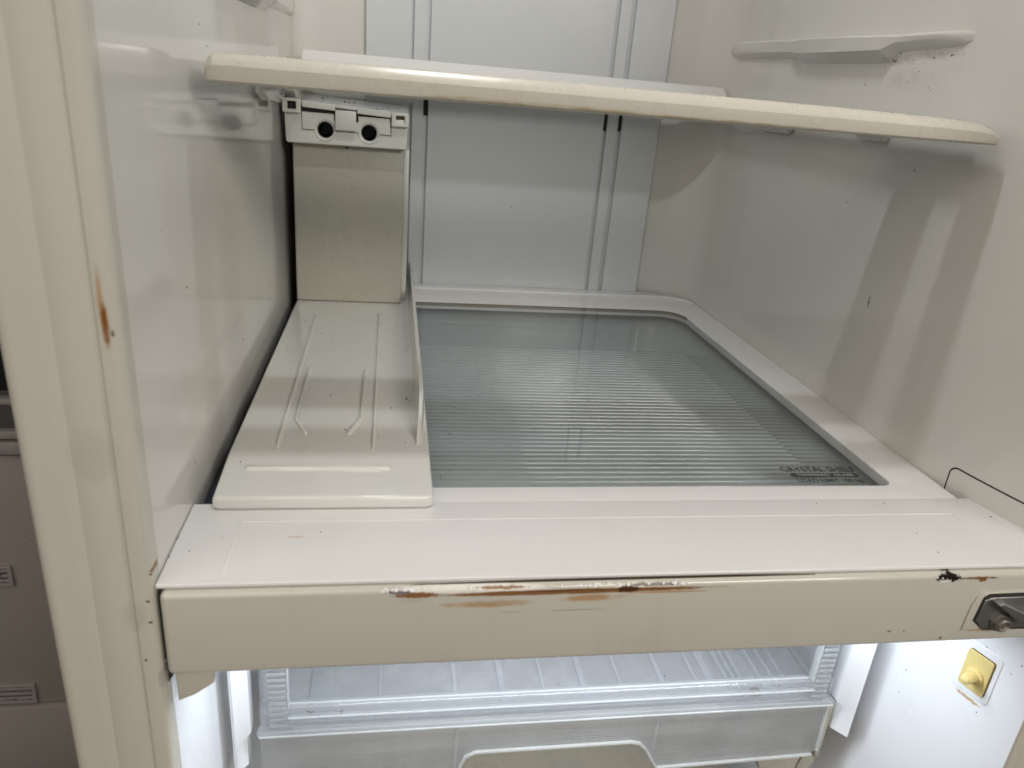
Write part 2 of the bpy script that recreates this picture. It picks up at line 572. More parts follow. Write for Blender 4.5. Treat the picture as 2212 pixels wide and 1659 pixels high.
def flare(y):
    t = max(0.0, (0.16 - y) / 0.16)
    return 0.6 + 0.036 * t ** 1.6


def liner_path(y_front):
    p = [(0.0, y_front)]
    p += [(0.0, 0.12), (0.0, 0.3), (0.0, 0.5), (0.0, 0.68)]
    r = 0.035
    for i in range(1, 9):
        a = R(180 - 90 * i / 8)
        p.append((r + r * math.cos(a), 0.704 + r * math.sin(a)))
    p += [(0.2, 0.739), (0.4, 0.739), (0.52, 0.739)]
    r = 0.075
    for i in range(1, 13):
        a = R(90 - 90 * i / 12)
        p.append((0.6 - r + r * math.cos(a), 0.664 + r * math.sin(a)))
    p += [(0.6, 0.5), (0.6, 0.35), (0.6, 0.24)]
    for i in range(0, 15):
        y = 0.16 * (1 - i / 14)
        p.append((flare(y), max(y, 0.0)))
    return p


wall_sweep("liner_wall", liner_path(0.0128), -0.03, ZT, 0.004, 'liner', fridge)
box("ceiling", 0.0, 0.6, 0.004, 0.739, ZT - 0.006, ZT + 0.03, 'liner', fridge, 0)
box("cabinet_back", -0.058, 0.696, 0.76, 0.775, -0.98, ZT + 0.04, 'greige', fridge, 0)
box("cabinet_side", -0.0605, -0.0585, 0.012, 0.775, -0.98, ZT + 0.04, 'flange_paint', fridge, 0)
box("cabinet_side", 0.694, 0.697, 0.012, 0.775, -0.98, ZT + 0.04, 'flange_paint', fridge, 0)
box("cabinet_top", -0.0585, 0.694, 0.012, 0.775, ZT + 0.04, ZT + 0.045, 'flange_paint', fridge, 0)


def flange_profile(sgn, x_in):
    """front flange section, from the outer side to the inner lip (x measured outward from x_in)"""
    p = [(0.0605, 0.03), (0.0605, 0.008)]
    for i in range(0, 6):
        a = R(i * 18)
        p.append((0.0605 - 0.008 + 0.008 * math.cos(a), 0.008 - 0.008 * math.sin(a)))
    p += [(0.0515, 0.0), (0.040, 0.0), (0.0342, 0.0), (0.0334, 0.0005), (0.0326, 0.0005), (0.0318, 0.0), (0.0165, 0.0), (0.0155, 0.0004), (0.0128, 0.0006),
          (0.0118, 0.0002), (0.0106, -0.0012), (0.0070, -0.0016), (0.0042, -0.0013)]
    for i in range(1, 6):
        a = R(90 - i * 18)
        p.append((0.0042 * (1 - math.cos(a)), -0.0013 + 0.0052 * (1 - math.sin(a))))
    p += [(0.0, 0.012)]
    return [(x_in + sgn * a, b) for a, b in p]


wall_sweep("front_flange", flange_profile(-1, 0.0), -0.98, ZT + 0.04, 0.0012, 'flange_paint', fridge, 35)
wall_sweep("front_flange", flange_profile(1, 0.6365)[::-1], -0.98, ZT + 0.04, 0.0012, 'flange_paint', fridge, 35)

# back panel with four vertical grooves
gro = [(0.1534, 0.1577), (0.1728, 0.1800), (0.4348, 0.4405), (0.4566, 0.4630)]
sec = [(0.093, 0.7385), (0.093, 0.7335), (0.0945, 0.732)]
for a, b in gro:
    sec += [(a, 0.732), (a + 0.0003, 0.7378), (b - 0.0003, 0.7378), (b, 0.732)]
sec += [(0.5192, 0.732), (0.5207, 0.7335), (0.5207, 0.7385)]
panel = wall_sweep("back_panel", sec, -0.02, ZT - 0.01, 0.0008, 'cool', fridge, 30)
for (a, b), z0 in zip((gro[1], gro[2], gro[3]), (0.2427, 0.2404, 0.2415)):
    box("vent_slot", a + 0.0007, b - 0.0007, 0.7350, 0.7374, z0, z0 + 0.060, 'black', panel, 0)
crumbs("dirt_speck", [(0.4265, 0.7318, 0.3735), (0.1649, 0.7318, 0.1016), (0.1706, 0.7318, 0.0274), (0.1855, 0.7318, 0.0382), (0.3082, 0.7318, 0.123), (0.5054, 0.7318, 0.1005)], (0, -1, 0), fridge)


# support rails moulded into the side walls
def wall_rail(sgn, x_wall):
    bm = bmesh.new()
    prof = [(0.742, 0.362, 0.371, 0.0015), (0.70, 0.352, 0.3705, 0.006), (0.56, 0.350, 0.3675, 0.008), (0.515, 0.3485, 0.3655, 0.009), (0.49, 0.346, 0.3650, 0.0155),
            (0.42, 0.3445, 0.3640, 0.016), (0.330, 0.3435, 0.3605, 0.016), (0.318, 0.3500, 0.3605, 0.0095), (0.262, 0.3505, 0.3602, 0.009), (0.236, 0.3500, 0.3595, 0.006), (0.226, 0.3520, 0.3580, 0.0005)]
    rings = []
    for y, zb, zt, d in prof:
        rings.append([bm.verts.new((x_wall - sgn * q, y, z)) for q, z in ((-0.002, zt + 0.001), (d * 0.8, zt), (d, zt - 0.002), (d * 0.92, zb + 0.004), (d * 0.5, zb), (-0.002, zb - d * 0.5))])
    for a, b in zip(rings, rings[1:]):
        for i in range(5):
            bm.faces.new((a[i], a[i + 1], b[i + 1], b[i]))
    bm.faces.new(rings[0])
    bm.faces.new(rings[-1])
    return finish("shelf_rail", bm, 'liner', fridge, 32)


wall_rail(1, 0.6)
wall_rail(-1, 0.0)
RW = [(0.3631, 0.3179), (0.2653, 0.3156), (0.2616, 0.3136), (0.2546, 0.2458), (0.3457, 0.2037), (0.3172, 0.3450), (0.2696, 0.3461), (0.2466, 0.3415), (0.2688, 0.3402), (0.2843, 0.3291), (0.2963, 0.3205), (0.3246, 0.318),
      (0.3301, 0.3394), (0.3233, 0.3381), (0.3167, 0.3373), (0.335, 0.342), (0.327, 0.341), (0.2803, 0.3365), (0.3371, 0.3348), (0.2699, 0.124), (0.2704, 0.1182)]
crumbs("dirt_speck", [(0.5998, a, b) for a, b in RW], (-1, 0, 0), fridge)
crumbs("mould_speck", [(0.5998, 0.327 + random.gauss(0, 0.008), 0.339 + random.gauss(0, 0.004)) for _ in range(14)] + [(0.5998, random.uniform(0.23, 0.32), 0.343 + random.gauss(0, 0.005)) for _ in range(10)], (-1, 0, 0), fridge, 'grime', 0.0003, 0.0006)
crumbs("dirt_speck", [(0.0002, a, b) for a, b in [(0.122, 0.1471), (0.2924, 0.0537), (0.1062, 0.0256), (0.2079, 0.3096), (0.2272, 0.2967), (0.0816, 0.1916), (0.5956, 0.3091)]], (1, 0, 0), fridge, 'grime', 0.0006, 0.001)
crumbs("dirt_speck", [(0.0003, -0.0018, 0.0105), (-0.0031, -0.0018, -0.0084), (-0.0029, -0.0018, -0.0233), (-0.0083, -0.0018, -0.0514)], (0, -1, 0), fridge, 'grime', 0.0007, 0.0012)

# crossbar between the compartments
bar = box("crossbar", 0.0032, 0.6335, -0.0034, 0.030, -0.0634, -0.0030, 'bar_paint', fridge, 0.0040, 5)
box("crossbar_core", 0.0012, 0.6300, 0.0045, 0.090, -0.061, -0.0044, 'dark', bar, 0)
fx = [random.uniform(0.130, 0.172) for _ in range(22)] + [random.uniform(0.172, 0.27) for _ in range(12)] + [random.uniform(0.272, 0.330) for _ in range(24)]
crumbs("paint_flake", [(x, -0.0022 - random.random() * 0.0009, -0.0034 - random.random() * 0.0022) for x in fx], (0, -0.7071, 0.7071), bar, 'white', 0.0006, 0.0015, 0.25)
crumbs("paint_flake", [(random.uniform(0.508, 0.532), -0.0030, -0.0050 - random.random() * 0.003) for _ in range(8)], (0, -0.7071, 0.7071), bar, 'white', 0.0005, 0.0011, 0.3)
poly_prism("seam_gap", [(0.135, -0.0032), (0.200, -0.0024), (0.300, -0.0016), (0.355, -0.0018), (0.420, -0.0030)][::-1], 'XZ', 0.0002, 0.0010, simple("seam_shade", (0.045, 0.022, 0.010), 0.8), bar)  # dark strip laid along the seam to paint the shade of the gap
# white plastic ledge on top, with a shallow recessed field
bm = bmesh.new()
xs0, xs1 = 0.0004, 0.634
outer = [(xs0, 0.0026), (xs1, 0.0026), (0.6255, 0.040), (0.610, 0.092), (xs0, 0.092)]
add_box(bm, xs0, 0.6095, 0.0012, 0.0922, -0.0024, 0.0006, 0.0010, 3)
ledge = finish("ledge_trim", bm, 'white', bar)
poly_prism("ledge_end", [(0.609, 0.0026), (0.6335, 0.0026), (0.6262, 0.030), (0.6172, 0.060), (0.6110, 0.0922), (0.609, 0.0922)], 'XY', -0.0024, 0.0003, 'white', bar, 0.0006)
for a, b, c, d in ((0.036, 0.576, 0.0680, 0.0702), (0.0350, 0.0372, 0.0105, 0.0690), (0.5745, 0.5768, 0.0240, 0.0690)):
    box("ledge_bead", a, b, c, d, -0.0010, 0.00085, 'white', ledge, 0.0003)
crumbs("dirt_speck", [(x, y, 0.0007) for x, y in [(0.5252, 0.0419), (0.5272, 0.085), (0.468, 0.085), (0.606, 0.063), (0.5249, 0.0175), (0.001, 0.0503), (0.0281, 0.0497), (0.0114, 0.0352), (0.0011, 0.0295), (0.0898, 0.0547)]], (0, 0, 1), fridge)
# yellowed scuffs along the ledge
crumbs("scuff_mark", [(0.070 + i * 0.0016, 0.0492 + 0.0002 * (i % 3), 0.0006) for i in range(7)], (0, 0, 1), fridge, simple("amber_scuff", (0.50, 0.36, 0.18), 0.6), 0.0005, 0.001, 0.1)

# seam plate at the right end, standing against the flared wall
def wall_plate(name, y0, y1, z0, z1, off, mat, r):
    ys = [y1 - r * (1 - math.cos(R(90 * i / 8))) for i in range(8)] + [y1 - r - (y1 - r - y0) * i / 8 for i in range(9)]
    bm = bmesh.new()
    top, bot, tb, bb = [], [], [], []
    for y in ys:
        zt = z1
        if y > y1 - r:
            q = (y - (y1 - r)) / r
            zt = z1 - r + r * math.sqrt(max(0, 1 - q * q))
        x = flare(y)
        top.append(bm.verts.new((x - off, y, zt)))
        bot.append(bm.verts.new((x - off, y, z0)))
        tb.append(bm.verts.new((x + 0.001, y, zt)))
        bb.append(bm.verts.new((x + 0.001, y, z0)))
    for i in range(16):
        bm.faces.new((top[i], top[i + 1], bot[i + 1], bot[i]))
        bm.faces.new((top[i], top[i + 1], tb[i + 1], tb[i]))
    bm.faces.new((top[0], tb[0], bb[0], bot[0]))
    return finish(name, bm, mat, fridge)


wall_plate("seam_gap", 0.006, 0.1145, -0.008, 0.0200, 0.0004, 'dark', 0.007)
wall_plate("seam_plate", 0.006, 0.1128, -0.008, 0.0188, 0.0009, 'liner', 0.006)

# hinge fitting in the crossbar
hinge = poly_prism("hinge_recess", [(0.5440, -0.0512), (0.5452, -0.030), (0.5478, -0.0215), (0.5520, -0.0188), (0.6290, -0.0175), (0.6290, -0.0530)], 'XZ', -0.0046, 0.0015, 'bar_paint', fridge, 0.0004)
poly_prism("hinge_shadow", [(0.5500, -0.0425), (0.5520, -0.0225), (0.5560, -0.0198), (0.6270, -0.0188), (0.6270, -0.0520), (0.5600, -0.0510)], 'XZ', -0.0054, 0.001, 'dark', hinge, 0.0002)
poly_prism("hinge_plate", [(0.5512, -0.0420), (0.5530, -0.0245), (0.5570, -0.0222), (0.6260, -0.0212), (0.6260, -0.0490), (0.5590, -0.0495)], 'XZ', -0.0064, 0.0005, 'steel', hinge, 0.0005)
poly_prism("hinge_arm", [(0.5578, -0.0235), (0.5622, -0.0222), (0.5850, -0.0330), (0.6260, -0.0322), (0.6260, -0.0388), (0.5822, -0.0400), (0.5800, -0.0395)], 'XZ', -0.0130, -0.0055, 'steel', hinge, 0.0009)
lathe("hinge_bolt", (0.5700, -0.0055, -0.0432), (0, -1, 0), [(0, 0.0085), (0.0025, 0.0082), (0.0030, 0.0062), (0.0060, 0.0058), (0.0068, 0.0045), (0.0055, 0.0030)], 'bolt', hinge, 6)

# ------------------------------------------------------------------ lower compartment of the cabinet
def low_path(y_front):
    p = [(0.0, y_front), (0.0, 0.1), (0.0, 0.3), (0.0, 0.6)]
    for i in range(0, 9):
        a = R(180 - 90 * i / 8)
        p.append((0.03 + 0.03 * math.cos(a), 0.63 + 0.03 * math.sin(a)))
    p += [(0.3, 0.66)]
    for i in range(0, 9):
        a = R(90 - 90 * i / 8)
        p.append((0.57 + 0.03 * math.cos(a), 0.63 + 0.03 * math.sin(a)))
    p += [(0.6, 0.4), (0.6, 0.24)]
    for i in range(0, 15):
        y = 0.16 * (1 - i / 14)
        p.append((flare(y), max(y, 0.0)))
    return p


wall_sweep("freezer_wall", low_path(0.0128), -0.95, -0.0605, 0.004, 'freezer_wall', fridge)
box("freezer_ceiling", 0.0, 0.6, 0.097, 0.66, -0.062, -0.056, 'freezer', fridge, 0)
box("freezer_floor", 0.0, 0.6, 0.02, 0.66, -0.96, -0.952, 'freezer', fridge, 0)
lampc = box("lamp_cover", 0.05, 0.57, 0.045, 0.085, -0.0695, -0.0615, 'glow', fridge, 0.002)
# gusset in the corner under the left end of the crossbar
poly_prism("corner_gusset", [(0.0035, -0.0640), (0.0035, -0.0960), (0.014, -0.0915), (0.026, -0.0825), (0.0300, -0.0640)][::-1], 'XZ', 0.010, 0.013, 'cream', fridge, 0.0008)
poly_prism("gusset_gap", [(0.0005, -0.0628), (0.0005, -0.0770), (0.0045, -0.0690), (0.020, -0.0650), (0.020, -0.0628)][::-1], 'XZ', 0.0065, 0.009, 'dark', fridge, 0.0003)
# white guide posts either side
for (xa, xb, sg) in ((0.0095, 0.0225, 1), (0.5840, 0.5672, -1)):
    bm = bmesh.new()
    pts = [(xa, 0.130), (xa, 0.108), (xa + sg * 0.003, 0.105), (xb - sg * 0.005, 0.112), (xb, 0.118), (xb, 0.130)]
    ring0 = [bm.verts.new((a, b, -0.0640)) for a, b in pts]
    ring1 = [bm.verts.new((a, b, -0.2400)) for a, b in pts]
    ring2 = [bm.verts.new((a + (sg * -0.0035 if abs(a - xb) < 0.008 else 0), b, -0.2460)) for a, b in pts]
    ring3 = [bm.verts.new((a + (sg * -0.0035 if abs(a - xb) < 0.008 else 0), b, -0.2760)) for a, b in pts]
    for q, w in ((ring0, ring1), (ring1, ring2), (ring2, ring3)):
        for i in range(6):
            bm.faces.new((q[i], q[(i + 1) % 6], w[(i + 1) % 6], w[i]))
    bm.faces.new(ring0)
    bm.faces.new(ring3)
    finish("guide_post", bm, 'freezer', fridge, 30)

# door switch on the right wall of the lower compartment
def on_flare(y, z, off):
    e = 0.002
    t = Vector((flare(y + e) - flare(y - e), 2 * e, 0)).normalized()
    n = Vector((-t.y, t.x, 0))
    if n.x > 0:
        n = -n
    return Vector((flare(y), y, z)) + n * off, t, n


def flare_plate(name, y0, y1, z0, z1, o0, o1, mat, parent, bev, r):
    c, t, n = on_flare((y0 + y1) / 2, (z0 + z1) / 2, 0)
    o = plate(name, [rrect(-(y1 - y0) / 2, (y1 - y0) / 2, -(z1 - z0) / 2, (z1 - z0) / 2, r, 4)], 'XY', o0, o1, mat, None, bev)
    mat4 = Matrix(((t.x, 0, n.x, c.x), (t.y, 0, n.y, c.y), (0, 1, 0, c.z), (0, 0, 0, 1)))
    o.data.transform(mat4)
    if mat4.to_3x3().determinant() < 0:
        o.data.flip_normals()
    adopt(o, parent)
    return o


sw = flare_plate("door_switch", 0.0245, 0.0560, -0.1595, -0.1110, -0.001, 0.0008, 'freezer', fridge, 0.0005, 0.004)
flare_plate("switch_gap", 0.0282, 0.0502, -0.1530, -0.1175, 0.0002, 0.0014, 'grime', sw, 0.0002, 0.002)
flare_plate("switch_plate", 0.0290, 0.0508, -0.1536, -0.1182, 0.0004, 0.0026, 'yellow', sw, 0.0006, 0.002)
c, t, n = on_flare(0.0395, -0.1385, 0.0025)
lathe("switch_button", c, n, [(0, 0.0073), (0.0018, 0.0071), (0.0024, 0.0056), (0.0026, 0.0047), (0.0110, 0.0043), (0.0135, 0.0034), (0.0145, 0.0016)], 'yellow', sw, 24)
crumbs("dirt_speck", [tuple(on_flare(a, b, 0.0002)[0]) for a, b in [(0.0182, -0.118), (0.040, -0.1096), (0.030, -0.170), (0.1008, -0.1945), (0.0934, -0.1824), (0.1258, -0.2301), (0.0929, -0.2081), (0.0138, -0.106)]], (-1, 0, 0), fridge, 'crumb', 0.0004, 0.0007)

# ------------------------------------------------------------------ glass cover shelf
shelf = thing("glass_cover_shelf", "wide low glass shelf in white frame printed CRYSTAL SHELF, over ribbed floor", "glass shelf", (0.3, 0.38, -0.02))
out = [(0.0135, 0.0835), (0.600, 0.0835), (0.5995, 0.664)]
for i in range(1, 13):
    a = R(90 * i / 12)
    out.append((0.5265 + 0.073 * math.cos(a), 0.664 + 0.066 * math.sin(a)))
out += [(0.0135, 0.730)]
inn = rrect(0.150, 0.5565, 0.1150, 0.6330, [0.004, 0.010, 0.035, 0.004], 8)
frame = plate("frame", [out, inn], 'XY', -0.010, 0.0, 'white', shelf, 0.0012, 3)
box("notch_shade", 0.0006, 0.0150, 0.093, 0.728, -0.0190, -0.0140, 'navy', shelf, 0)  # dark plate set low in the side gap to deepen its shade
# raised lip along the back and the rounded corner
lip_o, lip_i = [], []
for x, y in [(0.167, 0.7315), (0.35, 0.7315), (0.5265, 0.7315)]:
    lip_o.append((x, y))
    lip_i.append((x, y - 0.026))
for i in range(1, 11):
    a = R(90 - 80 * i / 10)
    lip_o.append((0.5265 + 0.0720 * math.cos(a), 0.6640 + 0.0670 * math.sin(a)))
    lip_i.append((0.5265 + (0.0720 - 0.013 * (1 - i / 10) - 0.006) * math.cos(a), 0.6640 + (0.0670 - 0.026 + 0.014 * i / 10) * math.sin(a)))
plate("back_lip", [lip_o + lip_i[::-1]], 'XY', -0.002, 0.0022, 'white', frame, 0.0012, 2)
glass = plate("glass_pane", [rrect(0.1505, 0.5560, 0.1155, 0.6325, [0.004, 0.010, 0.034, 0.004], 8)], 'XY', -0.0046, -0.0008, 'glass', shelf, 0.0)
wall_sweep("sealing_bead", [p for p in inn if p[1] > 0.59], -0.0050, -0.0003, 0.0010, 'grime', shelf)
# printed lettering on the glass
def lettering(body, x0, x1, y0, y1, z, mat, parent, name, shear=0.0):
    cu = bpy.data.curves.new("txt", 'FONT')
    cu.body = body
    cu.extrude = 0.00004
    cu.offset = 0.012
    cu.resolution_u = 3
    ob = bpy.data.objects.new("txt", cu)
    COL.objects.link(ob)
    dg = bpy.context.evaluated_depsgraph_get()
    me = bpy.data.meshes.new_from_object(ob.evaluated_get(dg))
    bpy.data.objects.remove(ob)
    bm = bmesh.new()
    bm.from_mesh(me)
    xs = [v.co.x for v in bm.verts]
    ax, bx = min(xs), max(xs)
    cap = 0.70
    for v in bm.verts:
        v.co = Vector((x0 + (v.co.x - ax) / (bx - ax) * (x1 - x0), y0 + v.co.y / cap * (y1 - y0), z + v.co.z))
    return finish(name, bm, mat, parent, 0)


lettering("CRYSTAL SHELF", 0.4680, 0.5380, 0.1400, 0.1486, -0.0006, 'ink', glass, "lettering")
pill = plate("lettering_badge", [rrect(0.4720, 0.5350, 0.1298, 0.1372, 0.0036, 6)], 'XY', -0.0007, -0.0005, 'ink', glass)
lettering("TEMPERED  GLASS", 0.4770, 0.5300, 0.1316, 0.1354, -0.0003, simple("pale_ink", (0.30, 0.31, 0.29), 0.6), glass, "lettering")
lettering("LOAD LIMIT 100 kg", 0.4735, 0.5335, 0.1216, 0.1274, -0.0006, 'ink', glass, "lettering")
crumbs("dirt_speck", [(x, y, -0.0005) for x, y in [(0.1803, 0.4966), (0.2203, 0.6235), (0.3578, 0.4913), (0.3486, 0.4564), (0.238, 0.3122), (0.3059, 0.3409), (0.3015, 0.3647), (0.3569, 0.3343), (0.2404, 0.2631), (0.2708, 0.2693), (0.2445, 0.2307), (0.2863, 0.2365), (0.1948, 0.2671), (0.2655, 0.2481), (0.2101, 0.1628), (0.1739, 0.1311), (0.1861, 0.2092), (0.5032, 0.5413), (0.5223, 0.5498), (0.3899, 0.168)]], (0, 0, 1), shelf, 'crumb', 0.0004, 0.0009, 0.3)
crumbs("dirt_speck", [(x, y, 0.0003) for x, y in [(0.2888, 0.6728), (0.5319, 0.695), (0.5644, 0.6646), (0.5841, 0.6577), (0.1824, 0.6469), (0.3333, 0.6467), (0.4628, 0.6483), (0.59, 0.40), (0.575, 0.31)]], (0, 0, 1), shelf, 'grime', 0.0004, 0.0008, 0.3, extra=14, spread=0.006)
# ribbed floor sheet under the glass
bm = bmesh.new()
pitch, nr = 0.0083, 44
prof = []
for k in range(nr):
    y = 0.118 + k * pitch
    for dy, dz in ((0.0, 0.0), (0.0015, 0.0), (0.0020, 0.0040), (0.0029, 0.0050), (0.0069, 0.0050), (0.0078, 0.0040)):
        prof.append((y + dy, -0.0175 + dz))
prof.append((0.118 + nr * pitch, -0.0175))
prof += [(0.118 + nr * pitch + 0.0005, -0.0145), (0.118 + nr * pitch + 0.003, -0.0140), (0.118 + nr * pitch + 0.004, -0.0180), (0.66, -0.0180), (0.73, -0.0180)]
xsr = [0.150, 0.30, 0.42, 0.508, 0.516, 0.60]
rows = []
for j, x in enumerate(xsr):
    flat = j >= 4
    rows.append([bm.verts.new((x, y, -0.0182 if flat else z)) for y, z in prof])
for a, b in zip(rows, rows[1:]):
    for i in range(len(prof) - 1):
        bm.faces.new((a[i], a[i + 1], b[i + 1], b[i]))
finish("ribbed_floor", bm, 'ribbed', fridge, 48)
box("floor_pan", 0.0, 0.6, 0.095, 0.739, -0.030, -0.0195, 'liner', fridge, 0)

# ------------------------------------------------------------------ tray on the left
tray = thing("tank_tray", "long pale plastic tray with thin raised ribs, left of the glass", "tray", (0.09, 0.39, 0.0))
TZ = 0.0105
base = plate("tray_base", [[(0.0150, 0.0850), (0.0185, 0.0832), (0.1615, 0.0832), (0.1655, 0.0855), (0.1662, 0.100), (0.1662, 0.728), (0.0120, 0.728), (0.0125, 0.150)]], 'XY', 0.0004, TZ, 'tray', tray, 0.0026, 3)


def ridge(pts, w, h, name="rib"):
    """raised bead along a polyline on the tray"""
    bm = bmesh.new()
    rings = []
    n = len(pts)
    for i, p in enumerate(pts):
        a, b = Vector(pts[max(i - 1, 0)]), Vector(pts[min(i + 1, n - 1)])
        d = (b - a).normalized()
        q = Vector((-d.y, d.x))
        s = 0.35 if i in (0, n - 1) else 1.0
        rings.append([bm.verts.new((p[0] + q.x * w * k, p[1] + q.y * w * k, TZ - 0.0004 + z * s)) for k, z in ((-0.5, 0), (-0.28, h), (0.28, h), (0.5, 0))])
    for a, b in zip(rings, rings[1:]):
        for i in range(3):
            bm.faces.new((a[i], a[i + 1], b[i + 1], b[i]))
    bm.faces.new(rings[0])
    bm.faces.new(rings[-1])
    return finish(name, bm, 'tray', base, 50)


ridge([(0.0479, 0.1592), (0.0476, 0.165), (0.0436, 0.508), (0.0433, 0.5143)], 0.0030, 0.0024)
ridge([(0.1219, 0.1567), (0.1219, 0.163), (0.1195, 0.523), (0.1195, 0.5291)], 0.0030, 0.0024)
ridge([(0.0544, 0.3364), (0.0546, 0.328), (0.0560, 0.2094), (0.0660, 0.1850), (0.0672, 0.1827)], 0.0036, 0.0024)
ridge([(0.1093, 0.3332), (0.1093, 0.326), (0.1100, 0.2130), (0.1015, 0.1850), (0.1005, 0.1833)], 0.0036, 0.0024)
ridge([(0.0300, 0.1252), (0.0316, 0.1252), (0.1340, 0.1252), (0.1356, 0.1252)], 0.0062, 0.0026, "grip_bar")
# low divider wall along the right edge
bm = bmesh.new()
dv = [(0.728, 0.0235), (0.655, 0.0225), (0.600, 0.0205), (0.45, 0.0205), (0.30, 0.0205), (0.235, 0.0200), (0.205, 0.0140), (0.180, 0.0050), (0.165, 0.0004)]
rings = []
for y, h in dv:
    k = min(1.0, h / 0.02)
    rings.append([bm.verts.new(v) for v in ((0.1558, y, TZ - 0.001), (0.1558 + 0.0040 * k, y, TZ + h), (0.1566 + 0.0052 * k, y, TZ + h + 0.0004 * k), (0.1576 + 0.0058 * k, y, TZ + h - 0.001 * k), (0.1606 + 0.004 * k, y, TZ - 0.001))])
for a, b in zip(rings, rings[1:]):
    for i in range(4):
        bm.faces.new((a[i], a[i + 1], b[i + 1], b[i]))
bm.faces.new(rings[0])
bm.faces.new(rings[-1])
finish("divider_wall", bm, 'tray', tray, 45)
TS = [(0.0215, 0.518), (0.0327, 0.4933), (0.0342, 0.4905), (0.0419, 0.4777), (0.0391, 0.4682), (0.0558, 0.4447), (0.0688, 0.4215), (0.09, 0.4192), (0.0244, 0.3947), (0.0251, 0.3833), (0.0925, 0.3555), (0.1407, 0.4833), (0.1508, 0.4749), (0.122, 0.4867), (0.117, 0.5279), (0.1217, 0.5285), (0.151, 0.413), (0.1503, 0.3954), (0.1389, 0.3843), (0.1533, 0.4096), (0.1492, 0.259), (0.1532, 0.2556), (0.1489, 0.2632), (0.1351, 0.2386), (0.0977, 0.1926), (0.1252, 0.178), (0.1472, 0.1689), (0.0453, 0.1569), (0.0243, 0.1351), (0.1382, 0.5733), (0.0215, 0.5752), (0.1494, 0.6997), (0.1512, 0.6588), (0.1491, 0.6208), (0.0468, 0.5333), (0.0522, 0.5339), (0.08, 0.2658)]
crumbs("dirt_speck", [(x, y, TZ + 0.0002) for x, y in TS], (0, 0, 1), tray, 'crumb', 0.0004, 0.0009, 0.4)

# ------------------------------------------------------------------ column with the two nozzles
colm = thing("nozzle_column", "beige plastic column with two round dark holes in its head, at rear left", "column", (0.079, 0.65, TZ))
box("column_body", 0.0128, 0.1462, 0.580, 0.728, TZ + 0.0003, 0.212, 'greige', colm, 0.0025, 3)
box("column_side", 0.1458, 0.1525, 0.600, 0.730, TZ + 0.0003, 0.205, 'head', colm, 0.001)
HX = ((0.0528, 0.2240), (0.1037, 0.2240))
HR = 0.0090
headp = plate("head_cover", [[(0.0075, 0.2100), (0.0095, 0.2074), (0.1478, 0.2078), (0.1486, 0.2090), (0.1500, 0.2440), (0.0064, 0.2500)]] + [circle(a, b, HR + 0.0032) for a, b in HX], 'XZ', 0.5650, 0.640, 'head', colm, 0.0012, 2)
# sloping top of the head
bm = bmesh.new()
vs = [(0.0064, 0.5655, 0.2525), (0.1500, 0.5655, 0.2465), (0.1500, 0.728, 0.2530), (0.0064, 0.728, 0.2595)]
v0 = [bm.verts.new(v) for v in vs]
v1 = [bm.verts.new((v[0], v[1], v[2] - 0.0095)) for v in vs]
bm.faces.new(v0)
bm.faces.new(v1)
for i in range(4):
    bm.faces.new((v0[i], v0[(i + 1) % 4], v1[(i + 1) % 4], v1[i]))
finish("head_top", bm, 'cool', headp, 0)
for a, b in HX:
    t_ = lathe("nozzle", (a, 0.5640, b), (0, 1, 0), [(0.0012, HR + 0.0036), (0.0, HR + 0.0028), (0.0006, HR + 0.0012), (0.0030, HR), (0.0300, HR * 0.9)], 'head', headp, 32)
    # remove the caps so the nozzle is an open tube
    bmm = bmesh.new()
    bmm.from_mesh(t_.data)
    bmesh.ops.delete(bmm, geom=[f for f in bmm.faces if len(f.verts) > 4], context='FACES')
    bmm.to_mesh(t_.data)
    bmm.free()
    tube("nozzle_bore", 'y', (a, b), HR - 0.0003, HR * 0.85, 0.5685, 0.600, 'navy', t_, 28, False, True)
# inset plate with half-round notches round the nozzles
ins = [(0.0268, 0.2430), (0.0268, 0.2238)]
for a, b in HX:
    for i in range(0, 13):
        an = R(180 - 180 * i / 12)
        ins.append((a + (HR + 0.0030) * math.cos(an), 0.2238 + (HR + 0.0030) * math.sin(an)))
ins += [(0.1292, 0.2232), (0.1285, 0.2418)]
gap = [(0.0261, 0.2500), (0.0261, 0.2231)]
for a, b in HX:
    for i in range(0, 13):
        an = R(180 - 180 * i / 12)
        gap.append((a + (HR + 0.0024) * math.cos(an), 0.2231 + (HR + 0.0024) * math.sin(an)))
gap += [(0.1299, 0.2225), (0.1299, 0.2452)]
plate("inset_gap", [gap[::-1]], 'XZ', 0.5645, 0.5655, 'dark', headp)
insp = plate("inset_plate", [ins[::-1]], 'XZ', 0.5634, 0.5652, 'head', headp, 0.0004)
plate("latch_gap", [[(0.0635, 0.2355), (0.0635, 0.2480), (0.0915, 0.2475), (0.0915, 0.2355)][::-1]], 'XZ', 0.5628, 0.5636, 'dark', insp)
box("latch", 0.0650, 0.0888, 0.5585, 0.5640, 0.2255, 0.2475, 'head', headp, 0.0008)
# bars and end clips along the top edge
def tilt_bar(x0, x1, h0, h1, name, y0=0.5600, y1=0.5665):
    f = lambda x: 0.2560 - (x - 0.0064) * 0.048
    return plate(name, [[(x0, f(x0) - h1), (x1, f(x1) - h1), (x1, f(x1) - h0), (x0, f(x0) - h0)]], 'XZ', y0, y1, 'head', headp, 0.0006)


